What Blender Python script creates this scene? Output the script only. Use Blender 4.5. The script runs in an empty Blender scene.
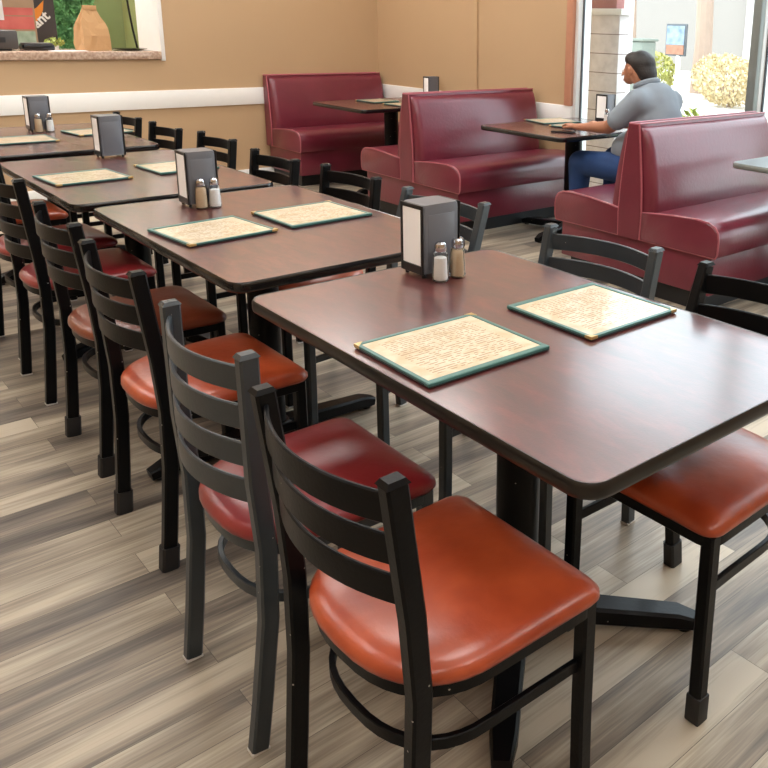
import bpy, bmesh, math, random
from mathutils import Vector, Matrix
random.seed(7)
PI = math.pi
S = bpy.context.scene
C = S.collection

# ------------------------------------------------------------------ camera
cam_data = bpy.data.cameras.new('camera')
cam = bpy.data.objects.new('camera', cam_data)
C.objects.link(cam)
YAW, PITCH, ROLL = 0.7594, 0.2673, -0.02549
F_PX, CX, CY = 839.031, 534.209, 254.792
f_ = Vector((math.sin(YAW)*math.cos(PITCH), math.cos(YAW)*math.cos(PITCH), -math.sin(PITCH)))
r_ = f_.cross(Vector((0, 0, 1))).normalized(); d_ = f_.cross(r_)
rr = r_*math.cos(ROLL)+d_*math.sin(ROLL); dd = -r_*math.sin(ROLL)+d_*math.cos(ROLL)
cam.matrix_world = Matrix(((rr.x, -dd.x, -f_.x, -1.0946), (rr.y, -dd.y, -f_.y, -1.6263), (rr.z, -dd.z, -f_.z, 1.4371), (0, 0, 0, 1)))
cam_data.sensor_fit = 'HORIZONTAL'; cam_data.sensor_width = 36
cam_data.lens = 36*F_PX/768
cam_data.shift_x = -(CX-384)/768; cam_data.shift_y = (CY-384)/768
cam_data.clip_start = 0.05; cam_data.clip_end = 200
S.camera = cam

# ------------------------------------------------------------------ light
S.view_settings.view_transform = 'Standard'; S.view_settings.look = 'None'
S.view_settings.gamma = 1; S.view_settings.exposure = 0.15; S.view_settings.use_curve_mapping = False
world = bpy.data.worlds.new('sky'); S.world = world; world.use_nodes = True
bg = world.node_tree.nodes['Background']; bg.inputs[0].default_value = (0.80, 0.90, 1.0, 1); bg.inputs[1].default_value = 5.0
sun_d = bpy.data.lights.new('sun', 'SUN'); sun_d.energy = 2.0; sun_d.angle = math.radians(1.5); sun_d.color = (1, .95, .86)
sun = bpy.data.objects.new('sun', sun_d); C.objects.link(sun)
sun.rotation_euler = (math.radians(-22), math.radians(-38), 0)
PANEL = 11.0          # brightness of the ceiling panels

# ------------------------------------------------------------------ materials
def srgb(r, g, b):
    f = lambda c: (c/255/12.92) if c/255 <= .04045 else ((c/255+.055)/1.055)**2.4
    return (f(r), f(g), f(b), 1)
MATS = {}
def mat(name, col, rough=.5, metal=0, coat=0, noise=0, nscale=8, bump=0, bscale=60, spec=.5, col2=None, emis=None, estr=0, rvar=0, coatr=.08):
    m = bpy.data.materials.new(name); m.use_nodes = True; nt = m.node_tree; N = nt.nodes; L = nt.links
    b = N['Principled BSDF']
    b.inputs['Base Color'].default_value = col; b.inputs['Roughness'].default_value = rough; b.inputs['Metallic'].default_value = metal
    b.inputs['Coat Weight'].default_value = coat; b.inputs['Coat Roughness'].default_value = coatr; b.inputs['Specular IOR Level'].default_value = spec
    tc = N.new('ShaderNodeTexCoord')
    if noise or col2:
        n = N.new('ShaderNodeTexNoise'); n.inputs['Scale'].default_value = nscale; n.inputs['Detail'].default_value = 5
        L.new(tc.outputs['Object'], n.inputs['Vector'])
        cr = N.new('ShaderNodeValToRGB'); cr.color_ramp.elements[0].position = .15; cr.color_ramp.elements[1].position = .85; n.inputs['Detail'].default_value = 2 if col2 else 5
        c2 = col2 or tuple([min(1, c*(1+noise)) for c in col[:3]]+[1])
        c1 = col if col2 else tuple([c*(1-noise) for c in col[:3]]+[1])
        cr.color_ramp.elements[0].color = c1; cr.color_ramp.elements[1].color = c2
        L.new(n.outputs['Fac'], cr.inputs['Fac']); L.new(cr.outputs['Color'], b.inputs['Base Color'])
        if rvar:
            mr = N.new('ShaderNodeMapRange'); mr.inputs['To Min'].default_value = rough-rvar; mr.inputs['To Max'].default_value = rough+rvar
            L.new(n.outputs['Fac'], mr.inputs['Value']); L.new(mr.outputs[0], b.inputs['Roughness'])
    if bump:
        n2 = N.new('ShaderNodeTexNoise'); n2.inputs['Scale'].default_value = bscale; n2.inputs['Detail'].default_value = 3
        L.new(tc.outputs['Object'], n2.inputs['Vector'])
        bp = N.new('ShaderNodeBump'); bp.inputs['Strength'].default_value = bump; bp.inputs['Distance'].default_value = .01
        L.new(n2.outputs['Fac'], bp.inputs['Height']); L.new(bp.outputs['Normal'], b.inputs['Normal'])
    if emis:
        b.inputs['Emission Color'].default_value = emis; b.inputs['Emission Strength'].default_value = estr
    MATS[name] = m
    return m

mat('tan_paint', srgb(190, 160, 124), .55, noise=.03, nscale=1.5, bump=.05, bscale=180)
mat('white_trim', srgb(246, 246, 243), .4, noise=.02)
mat('ceiling_white', srgb(235, 234, 230), .8, noise=.02)
mat('kitchen_light', (1, 1, 1, 1), .5, emis=(1, .98, .95, 1), estr=30)
mat('panel_light', (1, 1, 1, 1), .5, emis=(1, .98, .95, 1), estr=PANEL)
mat('black_metal', srgb(10, 11, 13), .34, noise=.15, nscale=30, bump=.04, bscale=120, rvar=.02, spec=.16)
mat('grey_metal', srgb(46, 53, 58), .34, noise=.12, nscale=25, bump=.04, bscale=120, rvar=.02)
mat('worn_edge_metal', srgb(190, 185, 175), .4, metal=.6, noise=.2)
mat('rubber', srgb(24, 24, 26), .6, noise=.1)
mat('glide', srgb(205, 203, 198), .5, noise=.05)
mat('orange_vinyl', srgb(136, 44, 20), .36, coat=.45, col2=srgb(188, 84, 44), nscale=11, bump=.10, bscale=45, rvar=.06, coatr=.22)
mat('crimson_vinyl', srgb(112, 24, 30), .36, coat=.3, col2=srgb(136, 36, 38), nscale=7, bump=.08, bscale=45, rvar=.05, coatr=.2)
mat('brown_vinyl', srgb(104, 46, 26), .36, coat=.25, col2=srgb(120, 56, 32), nscale=7, bump=.08, bscale=45, rvar=.05, coatr=.2)
mat('burgundy_vinyl', srgb(100, 30, 46), .36, coat=.4, col2=srgb(116, 38, 54), nscale=5, bump=.10, bscale=55, rvar=.05, coatr=.2)
mat('burgundy_piping', srgb(168, 90, 100), .35, coat=.3, noise=.05)  # paler than the vinyl: highlight along the piping put into its colour
mat('black_kick', srgb(14, 14, 17), .5, noise=.1)
mat('black_edge', srgb(15, 14, 15), .24, coat=.2, noise=.03)
mat('black_edge_lit', srgb(20, 17, 15), .3, noise=.03)  # black edge band; bronze light on it put into the warmer tone
mat('menu_cover', srgb(66, 112, 106), .35, noise=.08, nscale=40, bump=.05)
mat('menu_dark', srgb(24, 40, 40), .5, noise=.08)
mat('gold_metal', srgb(206, 176, 118), .3, metal=.7, noise=.08)
mat('napkin', srgb(253, 253, 252), .9, noise=.01, nscale=60)
mat('disp_grey', srgb(104, 106, 112), .36, metal=.15, noise=.07, nscale=10, rvar=.05)
mat('disp_black', srgb(22, 22, 24), .3, noise=.1)
mat('chrome', srgb(200, 200, 204), .18, metal=1, noise=.04)
mat('salt', srgb(252, 252, 252), .9, noise=.03, nscale=200)
mat('pepper', srgb(214, 190, 160), .9, noise=.06, nscale=300)
mat('phone_black', srgb(20, 20, 22), .2, noise=.05)
mat('kraft', srgb(186, 146, 102), .8, noise=.08, nscale=12, bump=.1, bscale=30)
mat('granite', srgb(140, 104, 84), .25, col2=srgb(214, 190, 168), nscale=45, coat=.3)
mat('green_paint', srgb(150, 160, 104), .6, noise=.03)
mat('green_panel', srgb(112, 124, 78), .5, noise=.03)
mat('sign_dark', srgb(58, 50, 50), .5, noise=.05)
mat('sign_orange', srgb(240, 150, 50), .5, noise=.05)
mat('sign_white', srgb(245, 245, 245), .5, noise=.02)
mat('poster_red', srgb(196, 88, 84), .5, col2=srgb(216, 120, 112), nscale=9)
mat('poster_plum', srgb(150, 84, 96), .5, col2=srgb(176, 110, 116), nscale=9)
mat('poster_green', srgb(120, 148, 120), .5, col2=srgb(190, 206, 190), nscale=14)
mat('poster_tan', srgb(168, 140, 112), .5, noise=.1)
mat('receipt', srgb(232, 234, 240), .6, noise=.04, nscale=20)
mat('device_grey', srgb(66, 62, 60), .45, noise=.06)
mat('leaf', srgb(30, 104, 50), .45, col2=srgb(128, 196, 128), nscale=22)
mat('leaf_lime', srgb(132, 150, 60), .5, col2=srgb(190, 196, 110), nscale=5)
mat('hedge_leaf', srgb(186, 164, 118), .6, col2=srgb(214, 198, 162), nscale=3)
mat('hedge_green', srgb(140, 146, 72), .6, col2=srgb(190, 180, 104), nscale=4)
mat('bark', srgb(150, 128, 112), .8, noise=.1, nscale=8, bump=.3, bscale=20)
mat('aluminium', srgb(222, 222, 220), .35, noise=.02, metal=.1)
mat('aluminium_grey', srgb(128, 134, 130), .4, noise=.03, metal=.2)
mat('gasket', srgb(74, 78, 82), .6, noise=.05)
mat('salmon_wood', srgb(196, 140, 112), .5, noise=.08, nscale=14)
mat('pavement', srgb(214, 208, 200), .85, noise=.04, nscale=2)
mat('stucco', srgb(134, 128, 122), .85, noise=.03, nscale=1, bump=.1)
mat('white_stucco', srgb(200, 196, 190), .8, noise=.02)
mat('blue_slate', srgb(70, 90, 112), .5, noise=.05)
mat('pink_block', srgb(150, 100, 96), .8, noise=.05, bump=.1)
mat('utility_green', srgb(108, 114, 104), .6, noise=.05)
mat('poster_blue', srgb(52, 80, 108), .5, col2=srgb(150, 164, 176), nscale=6)
mat('poster_orange', srgb(112, 60, 40), .5, col2=srgb(160, 118, 92), nscale=7)
mat('skin', srgb(176, 120, 92), .5, noise=.04, nscale=6)
mat('hair', srgb(34, 28, 26), .55, noise=.2, nscale=60, bump=.3, bscale=90)
mat('polo', srgb(136, 146, 156), .85, noise=.04, nscale=14, bump=.15, bscale=14)
mat('jeans', srgb(34, 66, 116), .8, noise=.12, nscale=16, bump=.1, bscale=90)
mat('shoe', srgb(30, 28, 28), .5, noise=.1)
mat('grey_reflection_laminate', srgb(112, 122, 126), .35, noise=.05)  # booth table top: light reflection put into the grey colour

def m_floor():
    m = bpy.data.materials.new('plank_floor'); m.use_nodes = True; nt = m.node_tree; N = nt.nodes; L = nt.links; b = N['Principled BSDF']
    tc = N.new('ShaderNodeTexCoord')
    br = N.new('ShaderNodeTexBrick'); br.offset = .37; br.offset_frequency = 2; br.squash = 1
    br.inputs['Scale'].default_value = 1; br.inputs['Brick Width'].default_value = .93; br.inputs['Row Height'].default_value = .1095
    br.inputs['Mortar Size'].default_value = .0007; br.inputs['Mortar Smooth'].default_value = .3; br.inputs['Bias'].default_value = 0
    br.inputs['Color1'].default_value = (0, 0, 0, 1); br.inputs['Color2'].default_value = (1, 1, 1, 1); br.inputs['Mortar'].default_value = (.5, .5, .5, 1)
    mo = N.new('ShaderNodeMapping'); mo.inputs['Location'].default_value = (.15, -.03, 0); L.new(tc.outputs['Object'], mo.inputs['Vector']); L.new(mo.outputs[0], br.inputs['Vector'])
    mp = N.new('ShaderNodeMapping'); mp.inputs['Scale'].default_value = (.8, 7.5, 1); L.new(tc.outputs['Object'], mp.inputs['Vector'])
    sc = N.new('ShaderNodeMath'); sc.operation = 'MULTIPLY'; sc.inputs[1].default_value = 37; L.new(br.outputs['Color'], sc.inputs[0])
    n = N.new('ShaderNodeTexNoise'); n.noise_dimensions = '4D'; n.inputs['Scale'].default_value = 1.5; n.inputs['Detail'].default_value = 3; n.inputs['Roughness'].default_value = .55
    L.new(mp.outputs[0], n.inputs['Vector']); L.new(sc.outputs[0], n.inputs['W'])
    mp2 = N.new('ShaderNodeMapping'); mp2.inputs['Scale'].default_value = (3, 90, 1); L.new(tc.outputs['Object'], mp2.inputs['Vector'])
    n2 = N.new('ShaderNodeTexNoise'); n2.noise_dimensions = '4D'; n2.inputs['Scale'].default_value = 1.6; n2.inputs['Detail'].default_value = 4; n2.inputs['Distortion'].default_value = .6
    L.new(mp2.outputs[0], n2.inputs['Vector']); L.new(sc.outputs[0], n2.inputs['W'])
    # combine: broad streak * .62 + plank tone * .2 + grain * .2
    a = N.new('ShaderNodeMath'); a.operation = 'MULTIPLY_ADD'; a.inputs[1].default_value = .22; L.new(br.outputs['Color'], a.inputs[0])
    s1 = N.new('ShaderNodeMath'); s1.operation = 'MULTIPLY'; s1.inputs[1].default_value = .95; L.new(n.outputs['Fac'], s1.inputs[0]); L.new(s1.outputs[0], a.inputs[2])
    a2 = N.new('ShaderNodeMath'); a2.operation = 'MULTIPLY_ADD'; a2.inputs[1].default_value = .34; L.new(n2.outputs['Fac'], a2.inputs[0]); L.new(a.outputs[0], a2.inputs[2])
    cr = N.new('ShaderNodeValToRGB'); e = cr.color_ramp.elements
    e[0].position = .48; e[0].color = srgb(64, 57, 52); e[1].position = .92; e[1].color = srgb(184, 172, 152)
    x = e.new(.62); x.color = srgb(102, 93, 84); x = e.new(.75); x.color = srgb(140, 128, 112)
    L.new(a2.outputs[0], cr.inputs['Fac'])
    mx = N.new('ShaderNodeMix'); mx.data_type = 'RGBA'; L.new(br.outputs['Fac'], mx.inputs['Factor']); L.new(cr.outputs['Color'], mx.inputs[6]); mx.inputs[7].default_value = srgb(70, 62, 56)
    L.new(mx.outputs[2], b.inputs['Base Color']); b.inputs['Roughness'].default_value = .38; b.inputs['Specular IOR Level'].default_value = .45
    bp = N.new('ShaderNodeBump'); bp.inputs['Strength'].default_value = .08; bp.inputs['Distance'].default_value = .005; L.new(n2.outputs['Fac'], bp.inputs['Height']); L.new(bp.outputs['Normal'], b.inputs['Normal'])
    MATS['plank_floor'] = m
m_floor()

def m_table():
    m = bpy.data.materials.new('mahogany_laminate'); m.use_nodes = True; nt = m.node_tree; N = nt.nodes; L = nt.links; b = N['Principled BSDF']
    tc = N.new('ShaderNodeTexCoord'); mp = N.new('ShaderNodeMapping'); mp.inputs['Scale'].default_value = (9, 3, 1); L.new(tc.outputs['Object'], mp.inputs['Vector'])
    n = N.new('ShaderNodeTexNoise'); n.inputs['Scale'].default_value = 2.2; n.inputs['Detail'].default_value = 8; n.inputs['Roughness'].default_value = .72; n.inputs['Distortion'].default_value = .4
    L.new(mp.outputs[0], n.inputs['Vector'])
    cr = N.new('ShaderNodeValToRGB'); e = cr.color_ramp.elements; e[0].position = .3; e[0].color = srgb(58, 24, 24); e[1].position = .75; e[1].color = srgb(108, 44, 38)
    x = e.new(.5); x.color = srgb(80, 31, 30)
    L.new(n.outputs['Fac'], cr.inputs['Fac']); L.new(cr.outputs['Color'], b.inputs['Base Color'])
    b.inputs['Roughness'].default_value = .42; b.inputs['Specular IOR Level'].default_value = .6; b.inputs['Coat Weight'].default_value = 1; b.inputs['Coat Roughness'].default_value = .19; b.inputs['Coat IOR'].default_value = 1.62
    n2 = N.new('ShaderNodeTexNoise'); n2.inputs['Scale'].default_value = 260; L.new(tc.outputs['Object'], n2.inputs['Vector'])
    bp = N.new('ShaderNodeBump'); bp.inputs['Strength'].default_value = .12; bp.inputs['Distance'].default_value = .002; L.new(n2.outputs['Fac'], bp.inputs['Height']); L.new(bp.outputs['Normal'], b.inputs['Normal'])
    MATS['mahogany_laminate'] = m
m_table()

def m_page():
    m = bpy.data.materials.new('menu_page'); m.use_nodes = True; nt = m.node_tree; N = nt.nodes; L = nt.links; b = N['Principled BSDF']
    tc = N.new('ShaderNodeTexCoord')
    n = N.new('ShaderNodeTexNoise'); n.inputs['Scale'].default_value = 6; n.inputs['Detail'].default_value = 4; L.new(tc.outputs['Generated'], n.inputs['Vector'])
    cr = N.new('ShaderNodeValToRGB'); e = cr.color_ramp.elements; e[0].position = .35; e[0].color = srgb(196, 174, 140); e[1].position = .6; e[1].color = srgb(212, 198, 172)
    L.new(n.outputs['Fac'], cr.inputs['Fac'])
    sp = N.new('ShaderNodeSeparateXYZ'); L.new(tc.outputs['Generated'], sp.inputs[0])
    sy = N.new('ShaderNodeMath'); sy.operation = 'MULTIPLY'; sy.inputs[1].default_value = 27; L.new(sp.outputs['Y'], sy.inputs[0])
    fr = N.new('ShaderNodeMath'); fr.operation = 'FRACT'; L.new(sy.outputs[0], fr.inputs[0])
    gt = N.new('ShaderNodeMath'); gt.operation = 'GREATER_THAN'; gt.inputs[1].default_value = .6; L.new(fr.outputs[0], gt.inputs[0])
    mp = N.new('ShaderNodeMapping'); mp.inputs['Scale'].default_value = (27, 26, 1); L.new(tc.outputs['Generated'], mp.inputs['Vector'])
    w = N.new('ShaderNodeTexNoise'); w.inputs['Scale'].default_value = 1; w.inputs['Detail'].default_value = 0; L.new(mp.outputs[0], w.inputs['Vector'])
    g2 = N.new('ShaderNodeMath'); g2.operation = 'GREATER_THAN'; g2.inputs[1].default_value = .46; L.new(w.outputs['Fac'], g2.inputs[0])
    # inside margins
    def rng(sock, lo, hi):
        a = N.new('ShaderNodeMath'); a.operation = 'GREATER_THAN'; a.inputs[1].default_value = lo; L.new(sock, a.inputs[0])
        c = N.new('ShaderNodeMath'); c.operation = 'LESS_THAN'; c.inputs[1].default_value = hi; L.new(sock, c.inputs[0])
        d = N.new('ShaderNodeMath'); d.operation = 'MULTIPLY'; L.new(a.outputs[0], d.inputs[0]); L.new(c.outputs[0], d.inputs[1]); return d
    rx = rng(sp.outputs['X'], .1, .9); ry = rng(sp.outputs['Y'], .08, .92)
    q = gt
    for o in (g2, rx, ry):
        mm = N.new('ShaderNodeMath'); mm.operation = 'MULTIPLY'; L.new(q.outputs[0], mm.inputs[0]); L.new(o.outputs[0], mm.inputs[1]); q = mm
    fa = N.new('ShaderNodeMath'); fa.operation = 'MULTIPLY'; fa.inputs[1].default_value = .7; L.new(q.outputs[0], fa.inputs[0])
    mx = N.new('ShaderNodeMix'); mx.data_type = 'RGBA'; L.new(fa.outputs[0], mx.inputs['Factor']); L.new(cr.outputs['Color'], mx.inputs[6]); mx.inputs[7].default_value = srgb(138, 98, 66)
    L.new(mx.outputs[2], b.inputs['Base Color']); b.inputs['Roughness'].default_value = .5; b.inputs['Coat Weight'].default_value = .55; b.inputs['Coat Roughness'].default_value = .08
    n3 = N.new('ShaderNodeTexNoise'); n3.inputs['Scale'].default_value = 3; L.new(tc.outputs['Generated'], n3.inputs['Vector'])
    bp = N.new('ShaderNodeBump'); bp.inputs['Strength'].default_value = .25; bp.inputs['Distance'].default_value = .01; L.new(n3.outputs['Fac'], bp.inputs['Height']); L.new(bp.outputs['Normal'], b.inputs['Coat Normal'])
    MATS['menu_page'] = m
m_page()

def chips(name, thr, col):
    m = MATS[name]; nt = m.node_tree; N = nt.nodes; L = nt.links; b = N['Principled BSDF']
    old = b.inputs['Base Color'].links[0].from_socket
    tc = N.new('ShaderNodeTexCoord'); v = N.new('ShaderNodeTexVoronoi'); v.inputs['Scale'].default_value = 34; L.new(tc.outputs['Object'], v.inputs['Vector'])
    lt = N.new('ShaderNodeMath'); lt.operation = 'LESS_THAN'; lt.inputs[1].default_value = thr; L.new(v.outputs['Distance'], lt.inputs[0])
    sx = N.new('ShaderNodeSeparateColor'); L.new(v.outputs['Color'], sx.inputs[0]); gt = N.new('ShaderNodeMath'); gt.operation = 'GREATER_THAN'; gt.inputs[1].default_value = .6; L.new(sx.outputs[0], gt.inputs[0])
    mu = N.new('ShaderNodeMath'); mu.operation = 'MULTIPLY'; L.new(lt.outputs[0], mu.inputs[0]); L.new(gt.outputs[0], mu.inputs[1])
    mx = N.new('ShaderNodeMix'); mx.data_type = 'RGBA'; L.new(mu.outputs[0], mx.inputs['Factor']); L.new(old, mx.inputs[6]); mx.inputs[7].default_value = col; L.new(mx.outputs[2], b.inputs['Base Color'])
chips('black_metal', .06, srgb(170, 165, 155)); chips('grey_metal', .05, srgb(150, 148, 140))

def m_glass(name, tint, gl, rough=.02):
    m = bpy.data.materials.new(name); m.use_nodes = True; nt = m.node_tree; N = nt.nodes; L = nt.links
    for n in list(N): N.remove(n)
    o = N.new('ShaderNodeOutputMaterial'); t = N.new('ShaderNodeBsdfTransparent'); t.inputs[0].default_value = tint
    g = N.new('ShaderNodeBsdfGlossy'); g.inputs['Roughness'].default_value = rough
    fr = N.new('ShaderNodeFresnel'); fr.inputs[0].default_value = gl
    mx = N.new('ShaderNodeMixShader'); L.new(fr.outputs[0], mx.inputs[0]); L.new(t.outputs[0], mx.inputs[1]); L.new(g.outputs[0], mx.inputs[2]); L.new(mx.outputs[0], o.inputs[0])
    MATS[name] = m
m_glass('pane_glass', (.96, .98, .97, 1), 1.2)
m_glass('shaker_glass', (.99, 1, 1, 1), 1.35)

def m_blocks():
    m = bpy.data.materials.new('stone_blocks'); m.use_nodes = True; nt = m.node_tree; N = nt.nodes; L = nt.links; b = N['Principled BSDF']
    tc = N.new('ShaderNodeTexCoord'); sp = N.new('ShaderNodeSeparateXYZ'); L.new(tc.outputs['Object'], sp.inputs[0])
    mu = N.new('ShaderNodeMath'); mu.operation = 'DIVIDE'; mu.inputs[1].default_value = .155; L.new(sp.outputs['Z'], mu.inputs[0])
    fr = N.new('ShaderNodeMath'); fr.operation = 'FRACT'; L.new(mu.outputs[0], fr.inputs[0])
    lt = N.new('ShaderNodeMath'); lt.operation = 'LESS_THAN'; lt.inputs[1].default_value = .045; L.new(fr.outputs[0], lt.inputs[0])
    n = N.new('ShaderNodeTexNoise'); n.inputs['Scale'].default_value = 12; n.inputs['Detail'].default_value = 6; L.new(tc.outputs['Object'], n.inputs['Vector'])
    cr = N.new('ShaderNodeValToRGB'); e = cr.color_ramp.elements; e[0].position = .3; e[0].color = srgb(182, 174, 171); e[1].position = .65; e[1].color = srgb(200, 193, 190)
    L.new(n.outputs['Fac'], cr.inputs['Fac'])
    mx = N.new('ShaderNodeMix'); mx.data_type = 'RGBA'; L.new(lt.outputs[0], mx.inputs['Factor']); L.new(cr.outputs['Color'], mx.inputs[6]); mx.inputs[7].default_value = srgb(120, 104, 100)
    L.new(mx.outputs[2], b.inputs['Base Color']); b.inputs['Roughness'].default_value = .85
    MATS['stone_blocks'] = m
m_blocks()

# ------------------------------------------------------------------ helpers
def link(o, parent=None):
    C.objects.link(o)
    if parent: o.parent = parent
    return o
def finish(name, bm, m, parent=None, smooth=True, ang=35, loc=None):
    bmesh.ops.recalc_face_normals(bm, faces=bm.faces)
    me = bpy.data.meshes.new(name); bm.to_mesh(me); bm.free()
    me.materials.append(MATS[m])
    if smooth:
        me.polygons.foreach_set('use_smooth', [True]*len(me.polygons)); me.set_sharp_from_angle(angle=math.radians(ang))
    o = bpy.data.objects.new(name, me); link(o, parent)
    if loc: o.location = loc
    return o
def empty(name, loc=(0, 0, 0), rz=0):
    o = bpy.data.objects.new(name, None); o.empty_display_size = .1; C.objects.link(o); o.location = loc; o.rotation_euler = (0, 0, rz); return o
def tag(o, label, cat, group=None, kind=None):
    o['label'] = label; o['category'] = cat
    if group: o['group'] = group
    if kind: o['kind'] = kind
    return o
def part_label(o, label): o['label'] = label; return o
def struct(o): o['kind'] = 'structure'; return o
def NB(): return bmesh.new()
def box(bm, x0, x1, y0, y1, z0, z1, bev=0, seg=2):
    vs = [bm.verts.new((x, y, z)) for x in (x0, x1) for y in (y0, y1) for z in (z0, z1)]
    F = [(0, 1, 3, 2), (4, 6, 7, 5), (0, 4, 5, 1), (2, 3, 7, 6), (0, 2, 6, 4), (1, 5, 7, 3)]
    fs = [bm.faces.new([vs[i] for i in f]) for f in F]
    if bev:
        es = list({e for f in fs for e in f.edges})
        bmesh.ops.bevel(bm, geom=es, offset=bev, segments=seg, affect='EDGES', profile=.5)
    return bm
def sweep(bm, pts, w, h, up=Vector((0, 0, 1)), ch=.15, closed=False, scales=None):
    """chamfered rectangular bar along pts: w across, h along the up side"""
    pts = [Vector(p) for p in pts]; n = len(pts); rings = []
    c = ch*min(w, h)
    sec = [(-w/2+c, -h/2), (w/2-c, -h/2), (w/2, -h/2+c), (w/2, h/2-c), (w/2-c, h/2), (-w/2+c, h/2), (-w/2, h/2-c), (-w/2, -h/2+c)]
    for i, p in enumerate(pts):
        t = ((pts[(i+1) % n]-pts[i-1]) if closed else (pts[min(i+1, n-1)]-pts[max(i-1, 0)])).normalized()
        s = t.cross(up)
        if s.length < 1e-5: s = t.cross(Vector((0, 1, 0)))
        s.normalize(); u = s.cross(t).normalized(); k = scales[i] if scales else 1
        rings.append([bm.verts.new(p+s*a*k+u*b*k) for a, b in sec])
    m = len(sec); R = range(n) if closed else range(n-1)
    for i in R:
        A, B = rings[i], rings[(i+1) % n]
        for j in range(m): bm.faces.new((A[j], A[(j+1) % m], B[(j+1) % m], B[j]))
    if not closed:
        bm.faces.new(rings[0][::-1]); bm.faces.new(rings[-1])
    return bm
def tube(bm, pts, r, n=8, radii=None, closed=False):
    pts = [Vector(p) for p in pts]; N = len(pts); rings = []; prev = None
    for i, p in enumerate(pts):
        t = ((pts[(i+1) % N]-pts[i-1]) if closed else (pts[min(i+1, N-1)]-pts[max(i-1, 0)])).normalized()
        if prev is None: s = t.orthogonal().normalized()
        else:
            s = prev-t*prev.dot(t)
            s = s.normalized() if s.length > 1e-6 else t.orthogonal().normalized()
        prev = s; u = t.cross(s); k = radii[i] if radii else r
        rings.append([bm.verts.new(p+(s*math.cos(2*PI*j/n)+u*math.sin(2*PI*j/n))*k) for j in range(n)])
    for i in (range(N) if closed else range(N-1)):
        A, B = rings[i], rings[(i+1) % N]
        for j in range(n): bm.faces.new((A[j], A[(j+1) % n], B[(j+1) % n], B[j]))
    if not closed:
        bm.faces.new(rings[0][::-1]); bm.faces.new(rings[-1])
    return bm
def lathe(bm, prof, n=24, cx=0, cy=0):
    rings = []
    for r, z in prof:
        rings.append([bm.verts.new((cx+r*math.cos(2*PI*j/n), cy+r*math.sin(2*PI*j/n), z)) for j in range(n)] if r > 1e-6 else [bm.verts.new((cx, cy, z))])
    for A, B in zip(rings, rings[1:]):
        for j in range(n):
            k = (j+1) % n
            if len(A) == 1 and len(B) == 1: continue
            if len(A) == 1: bm.faces.new((A[0], B[k], B[j]))
            elif len(B) == 1: bm.faces.new((A[j], A[k], B[0]))
            else: bm.faces.new((A[j], A[k], B[k], B[j]))
    if len(rings[0]) > 1: bm.faces.new(rings[0][::-1])
    if len(rings[-1]) > 1: bm.faces.new(rings[-1])
    return bm
def stack(bm, outlines):
    """loft closed outlines (lists of 3d points, equal length), capped"""
    rings = [[bm.verts.new(p) for p in o] for o in outlines]; m = len(rings[0])
    for A, B in zip(rings, rings[1:]):
        for j in range(m): bm.faces.new((A[j], A[(j+1) % m], B[(j+1) % m], B[j]))
    bm.faces.new(rings[0][::-1]); bm.faces.new(rings[-1])
    return bm
def rrect(x0, x1, y0, y1, r, z, n=6):
    o = []
    for cx, cy, a0 in ((x1-r, y1-r, 0), (x0+r, y1-r, PI/2), (x0+r, y0+r, PI), (x1-r, y0+r, 1.5*PI)):
        for k in range(n+1):
            a = a0+k*PI/2/n; o.append((cx+r*math.cos(a), cy+r*math.sin(a), z))
    return o

XW, YW = 3.67, 5.70     # window wall and back wall faces
H = 3.35
# ------------------------------------------------------------------ setting
b = NB(); box(b, -3.3, 3.86, -4.6, 5.85, -.06, 0); struct(finish('floor', b, 'plank_floor', smooth=False))
b = NB(); box(b, -3.3, 3.86, -4.6, 6.3, H, H+.1); struct(finish('ceiling', b, 'ceiling_white', smooth=False))
OX0, OX1, OZ0, OZ1 = -1.9, 1.54, 1.085, 2.25      # pass-through opening
b = NB()
box(b, -3.3, 3.86, YW, YW+.12, 0, OZ0); box(b, -3.3, 3.86, YW, YW+.12, OZ1, H)
box(b, -3.3, OX0, YW, YW+.12, OZ0, OZ1); box(b, OX1, 3.86, YW, YW+.12, OZ0, OZ1)
struct(finish('wall_back', b, 'tan_paint', smooth=False))
b = NB(); box(b, -3.42, -3.3, -4.6, 5.85, 0, H); struct(finish('wall_left', b, 'tan_paint', smooth=False))
b = NB(); box(b, -3.3, 3.86, -4.72, -4.6, 0, H); struct(finish('wall_front', b, 'tan_paint', smooth=False))
b = NB(); box(b, XW, 3.86, 3.07, YW, 0, H); box(b, XW-.02, XW, 4.16, YW, 0, H); box(b, XW, 3.86, -4.6, 3.07, 3.24, H); box(b, XW, 3.86, -4.6, -2.1, 0, 3.24)  # unseen last window bay added as wall, to dim the floor nearby
struct(finish('wall_right', b, 'tan_paint', smooth=False))
RZ0, RZ1 = .685, .833
b = NB(); box(b, -3.3, XW-.02, YW-.018, YW, RZ0, RZ1, .004); struct(finish('trim_1', b, 'white_trim'))
b = NB(); box(b, XW-.038, XW-.02, 4.16, YW-.018, RZ0, RZ1, .004); box(b, XW-.018, XW, 3.0, 4.16, RZ0, RZ1, .004); struct(finish('trim_2', b, 'white_trim'))
b = NB(); box(b, -3.3, XW-.02, YW-.014, YW, 0, .1, .003); struct(finish('baseboard_back', b, 'white_trim'))
b = NB(); box(b, XW-.03, XW+.01, 3.0, 3.07, RZ1, 3.24, .004); struct(finish('trim_3', b, 'salmon_wood'))
# pass-through lining
b = NB(); box(b, OX1-.004, OX1+.03, YW-.012, YW+.5, 1.075, OZ1+.03, .003); struct(finish('trim_4', b, 'white_trim'))
b = NB(); box(b, OX0, OX1, YW-.012, YW+.5, OZ1-.01, OZ1+.03, .003); struct(finish('trim_5', b, 'white_trim'))
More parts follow.
